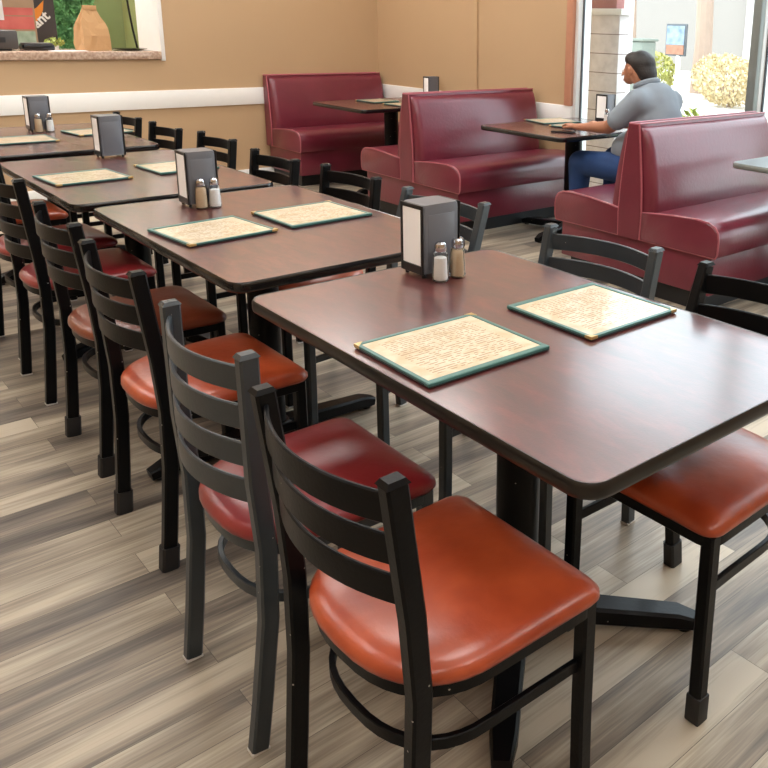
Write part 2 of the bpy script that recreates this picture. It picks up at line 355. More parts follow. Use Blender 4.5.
# kitchen behind the opening
b = NB(); box(b, -3.0, 3.2, 7.5, 7.6, 0, H); struct(finish('wall_kitchen', b, 'ceiling_white', smooth=False))
b = NB(); box(b, 1.25, 3.1, 7.48, 7.5, 0, 2.1); struct(finish('trim_6', b, 'green_paint', smooth=False))
b = NB(); box(b, 3.1, 3.2, 5.85, 7.5, 0, H); box(b, -3.1, -3.0, 5.85, 7.5, 0, H); struct(finish('wall_kitchen_side', b, 'ceiling_white', smooth=False))
b = NB(); box(b, -3.1, 3.2, 5.85, 7.6, -.06, 0); struct(finish('floor_kitchen', b, 'ceiling_white', smooth=False))
b = NB(); box(b, -3.1, 3.2, 6.3, 7.6, H, H+.1); struct(finish('ceiling_kitchen', b, 'ceiling_white', smooth=False))

# storefront windows
MUL = [3.0, 1.385, -.35, -2.1, -4.56]
for k in range(3):
    y1, y0 = MUL[k], MUL[k+1]
    w = NB(); 
    box(w, XW+.02, XW+.12, y0+.03, y1-.03, 3.18, 3.24, .003); box(w, XW+.02, XW+.12, y0+.03, y1-.03, 0, .09, .003)
    box(w, XW, XW+.14, y1-.03, y1+.02 if k == 0 else y1, 0, 3.24, .003) ; box(w, XW, XW+.14, y0, y0+.03, 0, 3.24, .003)
    fr = struct(finish('window_%d' % (k+1), w, 'aluminium'))
    g = NB(); box(g, XW+.05, XW+.056, y0+.03, y1-.03, .09, 3.18); finish('pane', g, 'pane_glass', fr, smooth=False)
    g = NB(); box(g, XW+.045, XW+.062, y1-.040, y1-.031, .09, 3.18); box(g, XW+.045, XW+.062, y0+.031, y0+.04, .09, 3.18); finish('gasket', g, 'gasket', fr, smooth=False)
    if k: 
        g = NB(); box(g, XW-.05, XW-.001, y1-.03, y1+.03, 0, 3.24, .004); finish('mullion', g, 'aluminium_grey', fr)

# ceiling lights
def ceiling_light(x, y, lab, m='panel_light'):
    t = tag(empty('ceiling_light', (x, y, H)), lab, 'ceiling light', 'ceiling lights')
    b = NB(); 
    box(b, -.62, .62, -.32, -.29, -.03, 0); box(b, -.62, .62, .29, .32, -.03, 0); box(b, -.62, -.59, -.29, .29, -.03, 0); box(b, .59, .62, -.29, .29, -.03, 0); finish('frame', b, 'white_trim', t, smooth=False)
    b = NB(); box(b, -.59, .59, -.29, .29, -.02, -.005); finish('diffuser', b, m, t, smooth=False)
for i, x in enumerate((-2.0, .3, 2.4)):
    for j, y in enumerate((-3.2, -1.0, 1.2, 3.4, 5.0)):
        ceiling_light(x, y, 'rectangular ceiling light panel, %s of the dining room, %s' % (('left side', 'middle', 'window side')[i], ('farthest towards the front wall', 'behind the nearest table', 'above the second table', 'above the farthest table', 'nearest the back wall')[j]))
for x, w_ in ((-1.0, 'left'), (1.2, 'right')):
    ceiling_light(x, 6.95, 'rectangular ceiling light panel over the %s part of the kitchen' % w_, 'kitchen_light')

# ------------------------------------------------------------------ outside
b = NB(); box(b, 3.87, 70, -30, 60, -.12, -.02); struct(finish('ground_outside', b, 'pavement', smooth=False))
t = tag(empty('stone_pillar', (4.4, 3.12, -.02)), 'pale stone block pillar just outside the window beside the wall trim', 'pillar')
b = NB(); box(b, -.2, -.08, -.10, .36, 0, 1.55, .006); finish('shaft', b, 'stone_blocks', t)
b = NB(); box(b, -.22, -.06, -.13, .38, 1.55, 1.60, .006); finish('cap', b, 'white_stucco', t)
b = NB(); box(b, -.19, -.09, -.05, .34, 1.60, 2.9, .006); part_label(finish('upper_shaft', b, 'pink_block', t), 'pink painted upper shaft')
# far building
t = tag(empty('building', (24, 17, -.02)), 'pale stucco building across the street with white columns', 'building')
b = NB(); box(b, 0, .4, -25, 25, 0, 9); finish('wall', b, 'stucco', t, smooth=False)
b = NB(); box(b, -.2, 0, -9, -7.6, 0, 8, .02); finish('pilaster', b, 'white_stucco', t)
b = NB(); box(b, -.2, 0, -2.9, -2.3, 0, 8, .02); finish('pilaster', b, 'white_stucco', t)
b = NB(); box(b, -.06, 0, -5.9, -4.3, .0, .75, .01); finish('planter_wall', b, 'white_stucco', t)
b = NB(); box(b, -.10, 0, -6.1, -4.1, .75, .82, .01); part_label(finish('ledge', b, 'blue_slate', t), 'blue slate ledge')
def leafy(name, cx, cy, cz, sx, sy, sz, n, size, m, parent=None, seed=1, inner=True):
    rnd = random.Random(seed); b = NB()
    for i in range(n):
        while True:
            p = Vector((rnd.uniform(-1, 1), rnd.uniform(-1, 1), rnd.uniform(-1, 1)))
            if p.length < 1: break
        p = p.normalized()*(p.length**.35)
        q = Vector((cx+p.x*sx, cy+p.y*sy, cz+p.z*sz))
        a = Vector((rnd.gauss(0, 1), rnd.gauss(0, 1), rnd.gauss(0, 1))).normalized(); c = a.orthogonal().normalized(); d = a.cross(c)
        s = size*rnd.uniform(.6, 1.3)
        vs = [b.verts.new(q+v) for v in (-c*s, -d*s*.45+a*s*.12, c*s, d*s*.45+a*s*.12)]
        b.faces.new(vs)
    return finish(name, b, m, parent, smooth=False)
def bush(name, x, y, sx, sy, h, m, lab, cat, n, size, seed, group=None):
    t = tag(empty(name, (x, y, -.02)), lab, cat, group)
    leafy('foliage', 0, 0, h*.52, sx, sy, h*.5, n, size, m, t, seed)
    b = NB()
    for k in range(5):
        a = k*2*PI/5; tube(b, [(.05*math.cos(a), .05*math.sin(a), 0), (sx*.3*math.cos(a), sy*.3*math.sin(a), h*.45)], .015, 6)
    finish('stem', b, 'bark', t)
    return t
HG = 'clipped shrubs along the far pavement'
for i, (x, y, m, lab) in enumerate([(13.0, 6.4, 'hedge_leaf', 'straw-coloured shrub across the pavement seen at the right mullion'),
        (13.0, 7.85, 'hedge_leaf', 'straw-coloured shrub across the pavement left of the mullion'),
        (14.3, 8.95, 'hedge_leaf', 'straw-coloured shrub right of the poster stand'),
        (13.8, 10.55, 'hedge_green', 'yellow-green shrub left of the poster stand, above the shoulder')]):
    bush('shrub', x, y, .6, .68, .95, m, lab, 'shrub', 1500, .06, i+3, HG)
bush('shrub', 4.35, 2.36, .16, .2, .84, 'leaf_lime', 'small fresh green plant outside the glass behind the nearest booth bench', 'shrub', 260, .05, 21)
bush('shrub', 4.5, .95, .2, .3, .85, 'leaf', 'dark green plant outside the glass by the right mullion', 'shrub', 420, .05, 22)
def tree(x, y, r, lab):
    t = tag(empty('tree', (x, y, -.02)), lab, 'tree', 'street trees')
    b = NB(); tube(b, [(0, 0, 0), (.03, 0, 1.2), (-.02, .03, 2.6), (.05, 0, 4.5)], r, 10, radii=[r*1.2, r, r*.95, r*.8]); finish('trunk', b, 'bark', t)
    leafy('crown', 0, 0, 5.3, .8, .8, 1.1, 900, .14, 'leaf_lime', t, int(x*10))
tree(15.5, 10.35, .2, 'pale tree trunk beside the right mullion, right of the white column')
tree(15.0, 12.1, .10, 'slim pale tree trunk behind the poster stand')
t = tag(empty('poster_stand', (13.0, 9.2, -.02)), 'small pavement stand holding a blue and orange poster', 'sign')
b = NB(); box(b, -.03, .03, -.25, .25, .92, 1.55, .01); fr = finish('frame', b, 'gasket', t)
b = NB(); box(b, -.045, -.031, -.22, .22, 1.14, 1.51); part_label(finish('poster', b, 'poster_blue', t), 'blue and white upper half of the poster')
b = NB(); box(b, -.045, -.031, -.22, .22, .95, 1.135); part_label(finish('poster', b, 'poster_orange', t), 'orange-brown lower half of the poster')
b = NB(); tube(b, [(0, -.08, 0), (0, -.08, .93)], .05, 8); box(b, -.2, .2, -.3, .3, 0, .06, .01); finish('post', b, 'white_stucco', t)
t = tag(empty('utility_box', (11.0, 8.47, -.02)), 'grey-green utility cabinet standing behind the man\'s head', 'utility box')
b = NB(); box(b, -.2, .2, -.21, .21, 0, 1.22, .03); finish('cabinet', b, 'utility_green', t)
b = NB(); box(b, -.23, .23, -.24, .24, 1.22, 1.27, .02); finish('lid', b, 'utility_green', t)
t = tag(empty('lamp_post', (8.6, 6.75, -.02)), 'thick white post standing outside between pillar and utility box', 'post')
b = NB(); lathe(b, [(.14, 0), (.14, .1), (.10, .14), (.10, 3.6)], 16); finish('post_shaft', b, 'white_stucco', t)
b = NB(); lathe(b, [(.12, 3.6), (.2, 3.75), (.18, 4.0), (.02, 4.1)], 16); finish('cap', b, 'white_stucco', t)

# ------------------------------------------------------------------ booths
def hw(z):      # half width of the backrest core at height z
    T = [(.335, .078), (.45, .082), (.6, .074), (.75, .058), (.88, .041), (.94, .034)]
    for (a, p), (c, q) in zip(T, T[1:]):
        if z <= c: return p+(q-p)*(z-a)/(c-a)
    return T[-1][1]
def booth(x0, y0, L, sides, lab, half=.585):
    kk = half/.585
    t = tag(empty('booth_bench', (x0, y0, 0)), lab, 'booth', 'burgundy vinyl booths')
    ylo = -half if -1 in sides else -.06; yhi = half if 1 in sides else .02
    b = NB(); box(b, .06, L, ylo+(.10 if -1 in sides else 0), yhi-(.10 if 1 in sides else 0), 0, .10); finish('toe_kick', b, 'black_kick', t, smooth=False)
    b = NB(); box(b, .03, L, ylo+(.045 if -1 in sides else 0), yhi-(.045 if 1 in sides else 0), .10, .314, .006); finish('base', b, 'burgundy_vinyl', t)
    # core with end panel
    zs = [.314+.626*i/14 for i in range(15)]
    prof = [((-hw(z) if -1 in sides else -.04), z) for z in zs]+[((hw(z) if 1 in sides else .02), z) for z in zs[::-1]]
    b = NB(); stack(b, [[(0.004, y*.95, .335+(z-.335)*.998) for y, z in prof], [(0.0, y*.9, z*.998) for y, z in prof]][::-1] + [[(x, y, z) for y, z in prof] for x in (.008, .1, L-.01, L)])
    finish('side_panel', b, 'burgundy_vinyl', t)
    b = NB(); tube(b, [(.008, y, z) for y, z in prof], .0055, 6, closed=False)
    tube(b, [(.01, -.034, .942), (L, -.034, .942)], .0055, 6)
    tube(b, [(.01, .034, .942), (L, .034, .942)], .0055, 6); finish('piping', b, 'burgundy_piping', t)
    for s in sides:
        # seat cushion
        P = [(.08, .314), (.575, .314), (.585, .337), (.587, .41), (.580, .448), (.560, .474), (.525, .490), (.45, .497), (.3, .490), (.15, .476), (.08, .468)]
        cy_, cz_ = .33, .41
        b = NB(); outs = []
        for x, k in ((.004, .955), (.010, .985), (.02, 1), (L-.01, 1)):
            outs.append([(x, s*kk*(cy_+(y-cy_)*k), cz_+(z-cz_)*k) for y, z in P])
        # crown: gentle sag between
        mids = [L*i/8 for i in range(1, 8)]
        for x in mids: outs.insert(-1, [(x, s*y*kk, z+(.004*math.sin(x*21) if z > .45 else 0)) for y, z in P])
        stack(b, outs); seat = finish('seat', b, 'burgundy_vinyl', t, ang=50)
        b = NB(); tube(b, [(.012, s*y*kk, z) for y, z in P], .005, 6, closed=True); finish('piping', b, 'burgundy_piping', seat)
        # back cushion
        Q = [(.45, .06), (.45, .150), (.48, .158), (.56, .150), (.68, .132), (.80, .108), (.87, .088), (.905, .068), (.925, .04), (.925, .02)]
        b = NB(); outs = []
        for x, k in ((.018, .35), (.022, .75), (.035, .93), (.07, 1), (L*.5, 1), (L-.05, 1), (L-.02, .9), (L-.005, .6)):
            outs.append([(x, s*(hw(z)*.9+(max(y-hw(z)*.9, 0))*k if y > hw(z)*.9 else y), z) for z, y in Q])
        stack(b, outs); finish('backrest', b, 'burgundy_vinyl', t, ang=50)
    return t
booth(2.385, 1.293, 1.225, (1, -1), 'double-sided burgundy booth bench nearest the camera, in front of the window', )
booth(2.385, 3.42, 1.215, (1, -1), 'double-sided burgundy booth bench in the middle, between two booth tables', half=.62)
booth(2.405, 5.655, 1.205, (-1,), 'single burgundy booth bench against the tan back wall in the corner', half=.605)

# ------------------------------------------------------------------ tables
def pedestal(t, z, rot, arm=.42, matn='black_metal', off=(0, 0), cr=.052):
    b = NB(); lathe(b, [(cr, .05), (cr, z)], 24); finish('column', b, matn, t)
    b = NB(); box(b, -.22, .22, -.03, .03, z-.012, z+.001, .002); box(b, -.03, .03, -.22, .22, z-.013, z, .002); finish('top_plate', b, 'rubber', t)
    b = NB(); lathe(b, [(.085, .02), (.085, .055), (.06, .075), (.052, .078)], 20)
    for k in range(4):
        a = rot+k*PI/2; c, s_ = math.cos(a), math.sin(a)
        sweep(b, [(c*.05, s_*.05, .046), (c*.2, s_*.2, .042), (c*(arm-.05), s_*(arm-.05), .034), (c*arm, s_*arm, .022)], .06, .045, scales=[1.25, 1.1, .98, .7])
    base = finish('base', b, matn, t); base.location = (off[0], off[1], 0)
    for k in range(4):
        a = rot+k*PI/2; b = NB(); lathe(b, [(.016, 0), (.016, .012), (.008, .014), (.008, .03)], 12, math.cos(a)*(arm-.03), math.sin(a)*(arm-.03)); finish('foot_glide', b, 'rubber', base)
def table(x, y, rz, lab, w=.801, l=1.194, h=.76, rot=0, edge='black_edge', top='mahogany_laminate', group='dining tables in the long row', r=.05, name='dining_table', th=.030, off=(0, 0), cr=.052, arm=.42):
    t = tag(empty(name, (x, y, 0), rz), lab, 'table', group)
    a, c = w/2, l/2; e = .007
    b = NB(); stack(b, [rrect(-a+e, a-e, -c+e, c-e, r-e, h-th+.004), rrect(-a+e, a-e, -c+e, c-e, r-e, h)]); o = finish('tabletop', b, top, t)
    o.location = (0, 0, 0)
    b = NB(); R = []
    prof = [(.0085, h-.0002), (.004, h+.0012), (.001, h-.003), (0, h-.010), (0, h-th+.010), (.002, h-th+.003), (.0085, h-th)]
    for q, z in prof: R.append([b.verts.new(p) for p in rrect(-a+q, a-q, -c+q, c-q, r-q, z)])
    m = len(R[0])
    for A, B in list(zip(R, R[1:]))+[(R[-1], R[0])]:
        for j in range(m): b.faces.new((A[j], A[(j+1) % m], B[(j+1) % m], B[j]))
    finish('edge_band', b, edge, t, ang=60)
    pedestal(t, h-th, rot, arm=arm, off=off, cr=cr)
    for o in t.children:
        if o.name.startswith('column'): o.location = (off[0], off[1], 0)
    return t
T1 = table(.1515, -.2805, -.006, 'brown laminate dining table nearest the camera, with salt shaker and full-size menus', rot=PI/4, off=(-.035, -.035), arm=.45, edge='black_edge_lit')
T2 = table(.1735, 1.0275, .002, 'second brown laminate dining table from the camera in the long row', rot=.02, off=(-.08, -.08))
T3 = table(.1335, 2.2925, .002, 'third brown laminate dining table from the camera in the long row', rot=.4)
T4 = table(.1585, 3.6735, -.001, 'farthest brown laminate dining table in the long row, nearest the back wall', rot=.4)
BG = 'booth tables'
table(3.10, 2.47, 0, 'brown booth table where the man in grey is leaning', w=.97, l=.82, rot=.2, off=(.05, 0), cr=.06, group=BG, name='booth_table')
table(2.955, 4.53, 0, 'brown booth table in the corner between the first two booth benches', w=.97, l=.82, rot=.2, off=(.05, 0), cr=.06, group=BG, name='booth_table')
table(3.18, .47, 0, 'booth table with a light reflection painted grey on its top, cut off by the right edge of the picture', w=.97, l=.82, rot=.2, off=(.05, 0), cr=.06, group=BG, name='booth_table', top='grey_reflection_laminate', edge='aluminium_grey')

# ------------------------------------------------------------------ chairs  (local +x is the way the sitter faces)
def seat_outline(z, ins=0, n=40):
    o = []; W = .213-ins; XF = .205-ins; XB = -.222+ins; r = .035
    # start at front right (-y) corner, go along front to +y, round back
    for cy, a0, a1 in ((-W+r, -PI/2, 0), (W-r, 0, PI/2)):
        for k in range(6):
            a = a0+(a1-a0)*k/5; o.append((XF-r+r*math.cos(a), cy+r*math.sin(a), z))
    for k in range(1, 5): o.append((XF-r+(-.04-XF+r)*k/5, W-.004*k/5, z))
    for k in range(0, 21):
        a = PI/2+PI*k/20; ca, sa = math.cos(a), math.sin(a)
        x = -.04+(-.04-XB)*-1*abs(ca)**.85; y = (W-.004)*math.copysign(abs(sa)**.8, sa)
        o.append((x, y, z))
    for k in range(4, 0, -1): o.append((XF-r+(-.04-XF+r)*k/5, -W+.004*k/5, z))
    return o
def post_x(z, top, rake, ft=-.222):
    T = [(0, ft), (.12, ft*.5-.1), (.30, -.196), (.46, -.193), (.60, -.203), (top, rake)]
    for (a, p), (c, q) in zip(T, T[1:]):
        if z <= c: return p+(q-p)*(z-a)/(c-a)
    return rake
CACHE = {}
def cached(key, fn, parent):
    if key in CACHE:
        def cp(src, par):
            c = src.copy(); C.objects.link(c); c.parent = par
            for ch in list(src.children): cp(ch, c)
            return c
        return cp(CACHE[key], parent)
    o = fn(parent); CACHE[key] = o; return o
def chair(x, y, rz, lab, seat='orange_vinyl', metal='black_metal', slats=3, caps=(), top=.84, group='ladder-back chairs', rk=None, ft=-.222):
    t = tag(empty('dining_chair', (x, y, 0), rz), lab, 'chair', group)
    rake = -.232 if rk is None else rk
    def mk_seat(p):
        b = NB(); outs = []
        for z, i in ((.436, .012), (.438, .002), (.446, -.003), (.456, -.002), (.466, .006), (.474, .020), (.480, .042), (.484, .075), (.486, .12)):
            outs.append(seat_outline(z, i))
        stack(b, outs); return finish('seat', b, seat, p, ang=80)
    cached(('seat', seat), mk_seat, t)
    def mk_frame(p):
        b = NB(); o = [Vector(q) for q in seat_outline(.424, .012)]; sweep(b, o, .012, .026, closed=True); return finish('seat_frame', b, metal, p)
    cached(('frame', metal), mk_frame, t)
    def mk_ring(p):
        b = NB(); pts = []
        o = seat_outline(.30, .03)
        i0 = 12
        path = [(.178, .185, .30)]+[q for q in o[i0+1:-4] if q[0] < .12]+[(.178, -.185, .30)]
        sweep(b, path, .012, .024); return finish('stretcher', b, metal, p)
    cached(('ring', metal), mk_ring, t)
    for s in (1, -1):
        cap = 'all' in caps
        def mk_leg(p, s=s):
            b = NB(); sweep(b, [(.178, s*.190, .436), (.178, s*.191, .2), (.180, s*.194, .006)], .032, .032, up=Vector((1, 0, 0))); return finish('leg', b, metal, p)
        lg = cached(('leg', metal, s, cap), mk_leg, t)
        if not lg.children:
            b = NB()
            if cap: box(b, .1615, .1985, s*.194-.0185, s*.194+.0185, 0, .065, .004); finish('foot_cap', b, 'rubber', lg)
            else: box(b, .165, .195, s*.194-.015, s*.194+.015, 0, .0065, .001); finish('foot_glide', b, 'glide', lg)
        def mk_post(p, s=s):
            b = NB(); pts = [(post_x(z, top, rake, ft), s*(.180+.014*min(z/.45, 1)), z) for z in (.006, .06, .12, .2, .3, .38, .46, .53, .60, .70, top-.008)]
            sweep(b, pts, .029, .037, up=Vector((1, 0, 0)))
            o = pts[-1]; q = []
            for z, k in ((top-.008, 1), (top, .7)):
                q.append([(o[0]-.020*k, o[1]-.0155*k, z), (o[0]+.020*k, o[1]-.0155*k, z), (o[0]+.020*k, o[1]+.0155*k, z), (o[0]-.020*k, o[1]+.0155*k, z)])
            stack(b, q); return finish('back_post', b, metal, p)
        pt = cached(('post', metal, s, cap, top, rake, ft), mk_post, t)
        if not pt.children:
            b = NB(); X = ft+.0005; Y = s*.180
            if cap: sweep(b, [(X-.0005, Y, 0), (post_x(.034, top, rake, ft), s*.181, .034), (post_x(.068, top, rake, ft), s*.182, .068)], .037, .046, up=Vector((1, 0, 0))); finish('foot_cap', b, 'rubber', pt)
            else: box(b, X-.019, X+.019, Y-.0145, Y+.0145, 0, .0065, .001); finish('foot_glide', b, 'glide', pt)
    step = .0705 if slats == 3 else .0755
    for k in range(slats):
        zc = top-.052-k*step
        def mk_slat(p, zc=zc):
            b = NB(); xx = post_x(zc, top, rake); pts = []
            for i in range(17):
                v = -1+2*i/16; pts.append((xx-.048*(1-v*v)-.004, v*.186, zc))
            sweep(b, pts, .008, .050, ch=.3); return finish('slat', b, metal, p)
        cached(('slat', metal, top, slats, k, rake), mk_slat, t)
    return t
LG = 'ladder-back chairs on the left side of the row'; RG = 'ladder-back chairs on the right side of the row'
chair(-.297, -.568, 0, 'black ladder-back chair with worn orange seat, nearest the camera', 'orange_vinyl', group=LG)
chair(-.30, -.088, -.01, 'grey four-slat ladder-back chair with crimson seat, second from the camera on the left', 'crimson_vinyl', 'grey_metal', 4, top=.855, group=LG, rk=-.205, ft=-.232).scale = (1, .955, 1.01)
chair(-.225, .635, 0, 'black ladder-back chair with orange seat and rubber foot caps, left end of the second table', 'orange_vinyl', caps=('all',), group=LG)
chair(-.195, 1.25, 0, 'black ladder-back chair with brown seat and foot caps, left far half of second table', 'brown_vinyl', caps=('all',), group=LG)
chair(-.185, 1.93, 0, 'black ladder-back chair with crimson seat at the near half of the third table', 'crimson_vinyl', slats=4, top=.87, group=LG)
chair(-.16, 2.49, .05, 'black ladder-back chair with dark red seat at the far half of the third table', 'crimson_vinyl', slats=3, top=.865, group=LG)
chair(-.165, 3.2, 0, 'black ladder-back chair with orange seat at the farthest table, at the left picture edge', 'orange_vinyl', group=LG)
R1 = chair(.380, -.612, PI, 'black chair with shiny orange seat at the right edge, facing the nearest table', 'orange_vinyl', caps=('all',), top=.825, group=RG, rk=-.29); R1.scale = (1, 1, 1.04)
chair(.425, -.055, PI+.08, 'dark grey ladder-back chair behind the right-hand menu of the nearest table', 'orange_vinyl', 'grey_metal', top=.85, group=RG, rk=-.262)
chair(.405, .685, PI+.12, 'dark ladder-back chair behind the nearest napkin dispenser', 'orange_vinyl', 'grey_metal', top=.85, group=RG, rk=-.285)
chair(.45, 1.345, PI, 'dark ladder-back chair at the far right side of the second table', 'orange_vinyl', top=.85, group=RG)
chair(.405, 1.915, PI, 'black ladder-back chair right of the third table, in front of the corner booth', 'orange_vinyl', top=.85, group=RG)
chair(.455, 2.655, PI, 'black ladder-back chair at the far right side of the third table, against tan wall', 'orange_vinyl', top=.85, group=RG)
chair(.40, 3.21, PI, 'small-looking black ladder-back chair at the near right side of the farthest table', 'orange_vinyl', top=.85, group=RG)
chair(.40, 3.83, PI, 'black ladder-back chair farthest from the camera, its back post beside the dispenser', 'orange_vinyl', top=.85, group=RG)

# ------------------------------------------------------------------ things on the tables
TZ = .7615
def menu(x, y, rz, lab, w=.318, d=.278, z=TZ, group='menus on the dining tables', cs=1):
    t = tag(empty('menu', (x, y, z), rz), lab, 'menu', group)
    b = NB(); box(b, -w/2, w/2, -d/2, d/2, 0, .004, .0012, 1); part_label(finish('back_cover', b, 'menu_dark', t), 'dark back cover')
    b = NB(); q = .0105
    for a, c, e, f in ((-w/2, w/2, -d/2, -d/2+q), (-w/2, w/2, d/2-q, d/2), (-w/2, -w/2+q, -d/2+q, d/2-q), (w/2-q, w/2, -d/2+q, d/2-q)): box(b, a, c, e, f, .0042, .0092, .001, 1)
    finish('binding', b, 'menu_cover', t)
    b = NB(); box(b, -w/2+q, w/2-q, -d/2+q, d/2-q, .0042, .0075); finish('page', b, 'menu_page', t, smooth=False)
    b = NB(); box(b, -w/2-.001, w/2+.001, *sorted((-cs*d/2, -cs*(d/2-.017))), .0012, .0098, .002, 1); finish('spine', b, 'menu_cover', t)
    for sx, sy in ((-1, cs), (1, cs)):
        b = NB(); k = .02
        vs = [(sx*(w/2+.001), sy*(d/2+.001)), (sx*(w/2-k), sy*(d/2+.001)), (sx*(w/2+.001), sy*(d/2-k))]
        stack(b, [[(a, c, z_) for a, c in vs] for z_ in (.003, .0100)]); finish('corner', b, 'gold_metal', t, smooth=False)
    return t
menu(-.058, -.287, -.01, 'green-bordered menu on the left half of the nearest table', d=.272, cs=1)
menu(.359, -.305, .0, 'glossy green-bordered menu on the right half of the nearest table', d=.285, w=.305, cs=-1)
menu(-.030, 1.018, .10, 'menu on the left half of the second table', d=.28, w=.30, cs=-1)
menu(.343, 1.047, .04, 'menu on the right half of the second table', d=.285)
menu(-.072, 2.248, .08, 'menu on the left half of the third table', d=.28, w=.30, cs=-1)
menu(.338, 2.29, .06, 'menu on the right half of the third table, partly behind the dispenser', d=.285, w=.27)
menu(-.005, 3.60, .0, 'menu at the left picture edge on the farthest table', d=.285, cs=-1)
menu(.44, 3.76, .12, 'menu on the right half of the farthest table', d=.27, cs=-1)
menu(3.22, 2.76, -.2, 'closed menu lying on the booth table in front of the man', z=TZ, group='menus on the booth tables')
menu(3.13, 2.44, .1, 'open menu under the man\'s hands on the booth table', z=TZ, w=.24, group='menus on the booth tables')
menu(2.98, 4.70, .05, 'menu on the left of the corner booth table', z=TZ, w=.26, group='menus on the booth tables')
menu(3.02, 4.34, .08, 'menu on the near side of the corner booth table', z=TZ, w=.28, d=.24, group='menus on the booth tables')

def dispenser(x, y, rz, lab, z=TZ, sx=.126, sy=.104, h=.203, facing=-1):
    """long axis x, napkins on the two narrow ends"""
    t = tag(empty('napkin_dispenser', (x, y, z), rz), lab, 'napkin dispenser', 'napkin dispensers')
    b = NB(); outs = []
    for zz, k, r in ((.012, .94, .008), (.03, .96, .008), (h-.02, 1, .010), (h-.006, .985, .012), (h, .93, .014)):
        outs.append(rrect(-sx/2*k, sx/2*k, -sy/2*.94, sy/2*.94, r, zz, 3))
    stack(b, outs); finish('body', b, 'disp_grey', t, ang=40)
    for s in (-1, 1):
        b = NB()
        X0, X1 = sorted((s*(sx/2-.002), s*(sx/2+.003)))
        w = sy/2*.96
        box(b, X0, X1, -w, -w+.009, .01, h, .001, 1); box(b, X0, X1, w-.009, w, .01, h, .001, 1)
        box(b, X0, X1, -w+.009, w-.009, h-.012, h, .001, 1); box(b, X0, X1, -w+.009, w-.009, .01, .034, .001, 1)
        finish('faceplate', b, 'disp_black', t)
        b = NB(); X0, X1 = sorted((s*(sx/2-.004), s*(sx/2+.0015))); box(b, X0, X1, -w+.0095, w-.0095, .0345, h-.0125, .001, 1); finish('napkins', b, 'napkin', t)
    b = NB(); box(b, -sx*.36, sx*.36, -sy/2*.94-.0008, -sy/2*.94+.002, h*.12, h*.86, .0006); finish('side_panel', b, 'disp_grey', t)
    for a in (-1, 1):
        for c in (-1, 1):
            b = NB(); lathe(b, [(.006, 0), (.006, .013)], 10, a*sx*.42, c*sy*.36); finish('foot', b, 'disp_black', t)
    return t
dispenser(.254, .215, .02, 'grey napkin dispenser on the nearest table behind two shakers')
dispenser(.105, 1.458, -.03, 'grey napkin dispenser on the second table behind two shakers', sx=.110)
dispenser(.205, 2.785, .0, 'grey napkin dispenser on the third table, standing without shakers', sx=.110)
dispenser(.188, 4.005, .0, 'grey napkin dispenser on the farthest table behind two shakers', sx=.110)
dispenser(3.53, 4.66, 0, 'napkin dispenser on the corner booth table, showing above the middle booth back', sx=.11, sy=.09)
dispenser(3.53, 2.53, .1, 'napkin dispenser by the window on the man\'s booth table', sx=.10)

def shaker(x, y, fill, lab, z=TZ):
    t = tag(empty('salt_shaker' if fill == 'salt' else 'pepper_shaker', (x, y, z)), lab, fill+' shaker', 'salt and pepper shakers'); t.scale = (1.12, 1.12, 1.08)
    b = NB(); n = 10
    lathe(b, [(.018, 0), (.0205, .003), (.0198, .03), (.0175, .066), (.0165, .072), (.013, .077), (.0125, .080)], 10); finish('glass_body', b, 'shaker_glass', t, ang=25)
    hgt = .060 if fill == 'salt' else .070
    b = NB(); lathe(b, [(.0165, .004), (.0175, .008), (.0168, .03), (.0152, min(hgt, .064)), (.0115, hgt+.002)], 16); finish(fill, b, fill, t)
    b = NB(); lathe(b, [(.0135, .077), (.0145, .079), (.0145, .090), (.0135, .096), (.009, .1005), (0, .102)], 20); finish('cap', b, 'chrome', t)
SG = None
shaker(.222, .127, 'salt', 'glass salt shaker in front of the nearest napkin dispenser')
shaker(.282, .131, 'pepper', 'glass shaker of tan pepper in front of the nearest napkin dispenser')
shaker(.085, 1.385, 'pepper', 'glass shaker of tan pepper beside the dispenser on the second table')
shaker(.131, 1.378, 'salt', 'glass salt shaker beside the dispenser on the second table')
shaker(.168, 3.925, 'pepper', 'glass shaker of tan pepper on the farthest table')
shaker(.228, 3.93, 'salt', 'glass salt shaker on the farthest table')
shaker(3.45, 2.44, 'salt', 'small shaker near the napkin dispenser on the man\'s booth table')

t = tag(empty('phone', (2.84, 2.27, TZ), 2.0), 'black phone lying on the edge of the man\'s booth table', 'phone')
b = NB(); box(b, -.075, .075, -.038, .038, 0, .009, .003); finish('case', b, 'rubber', t)
b = NB(); box(b, -.070, .070, -.034, .034, .009, .0100); finish('screen', b, 'phone_black', t, smooth=False)

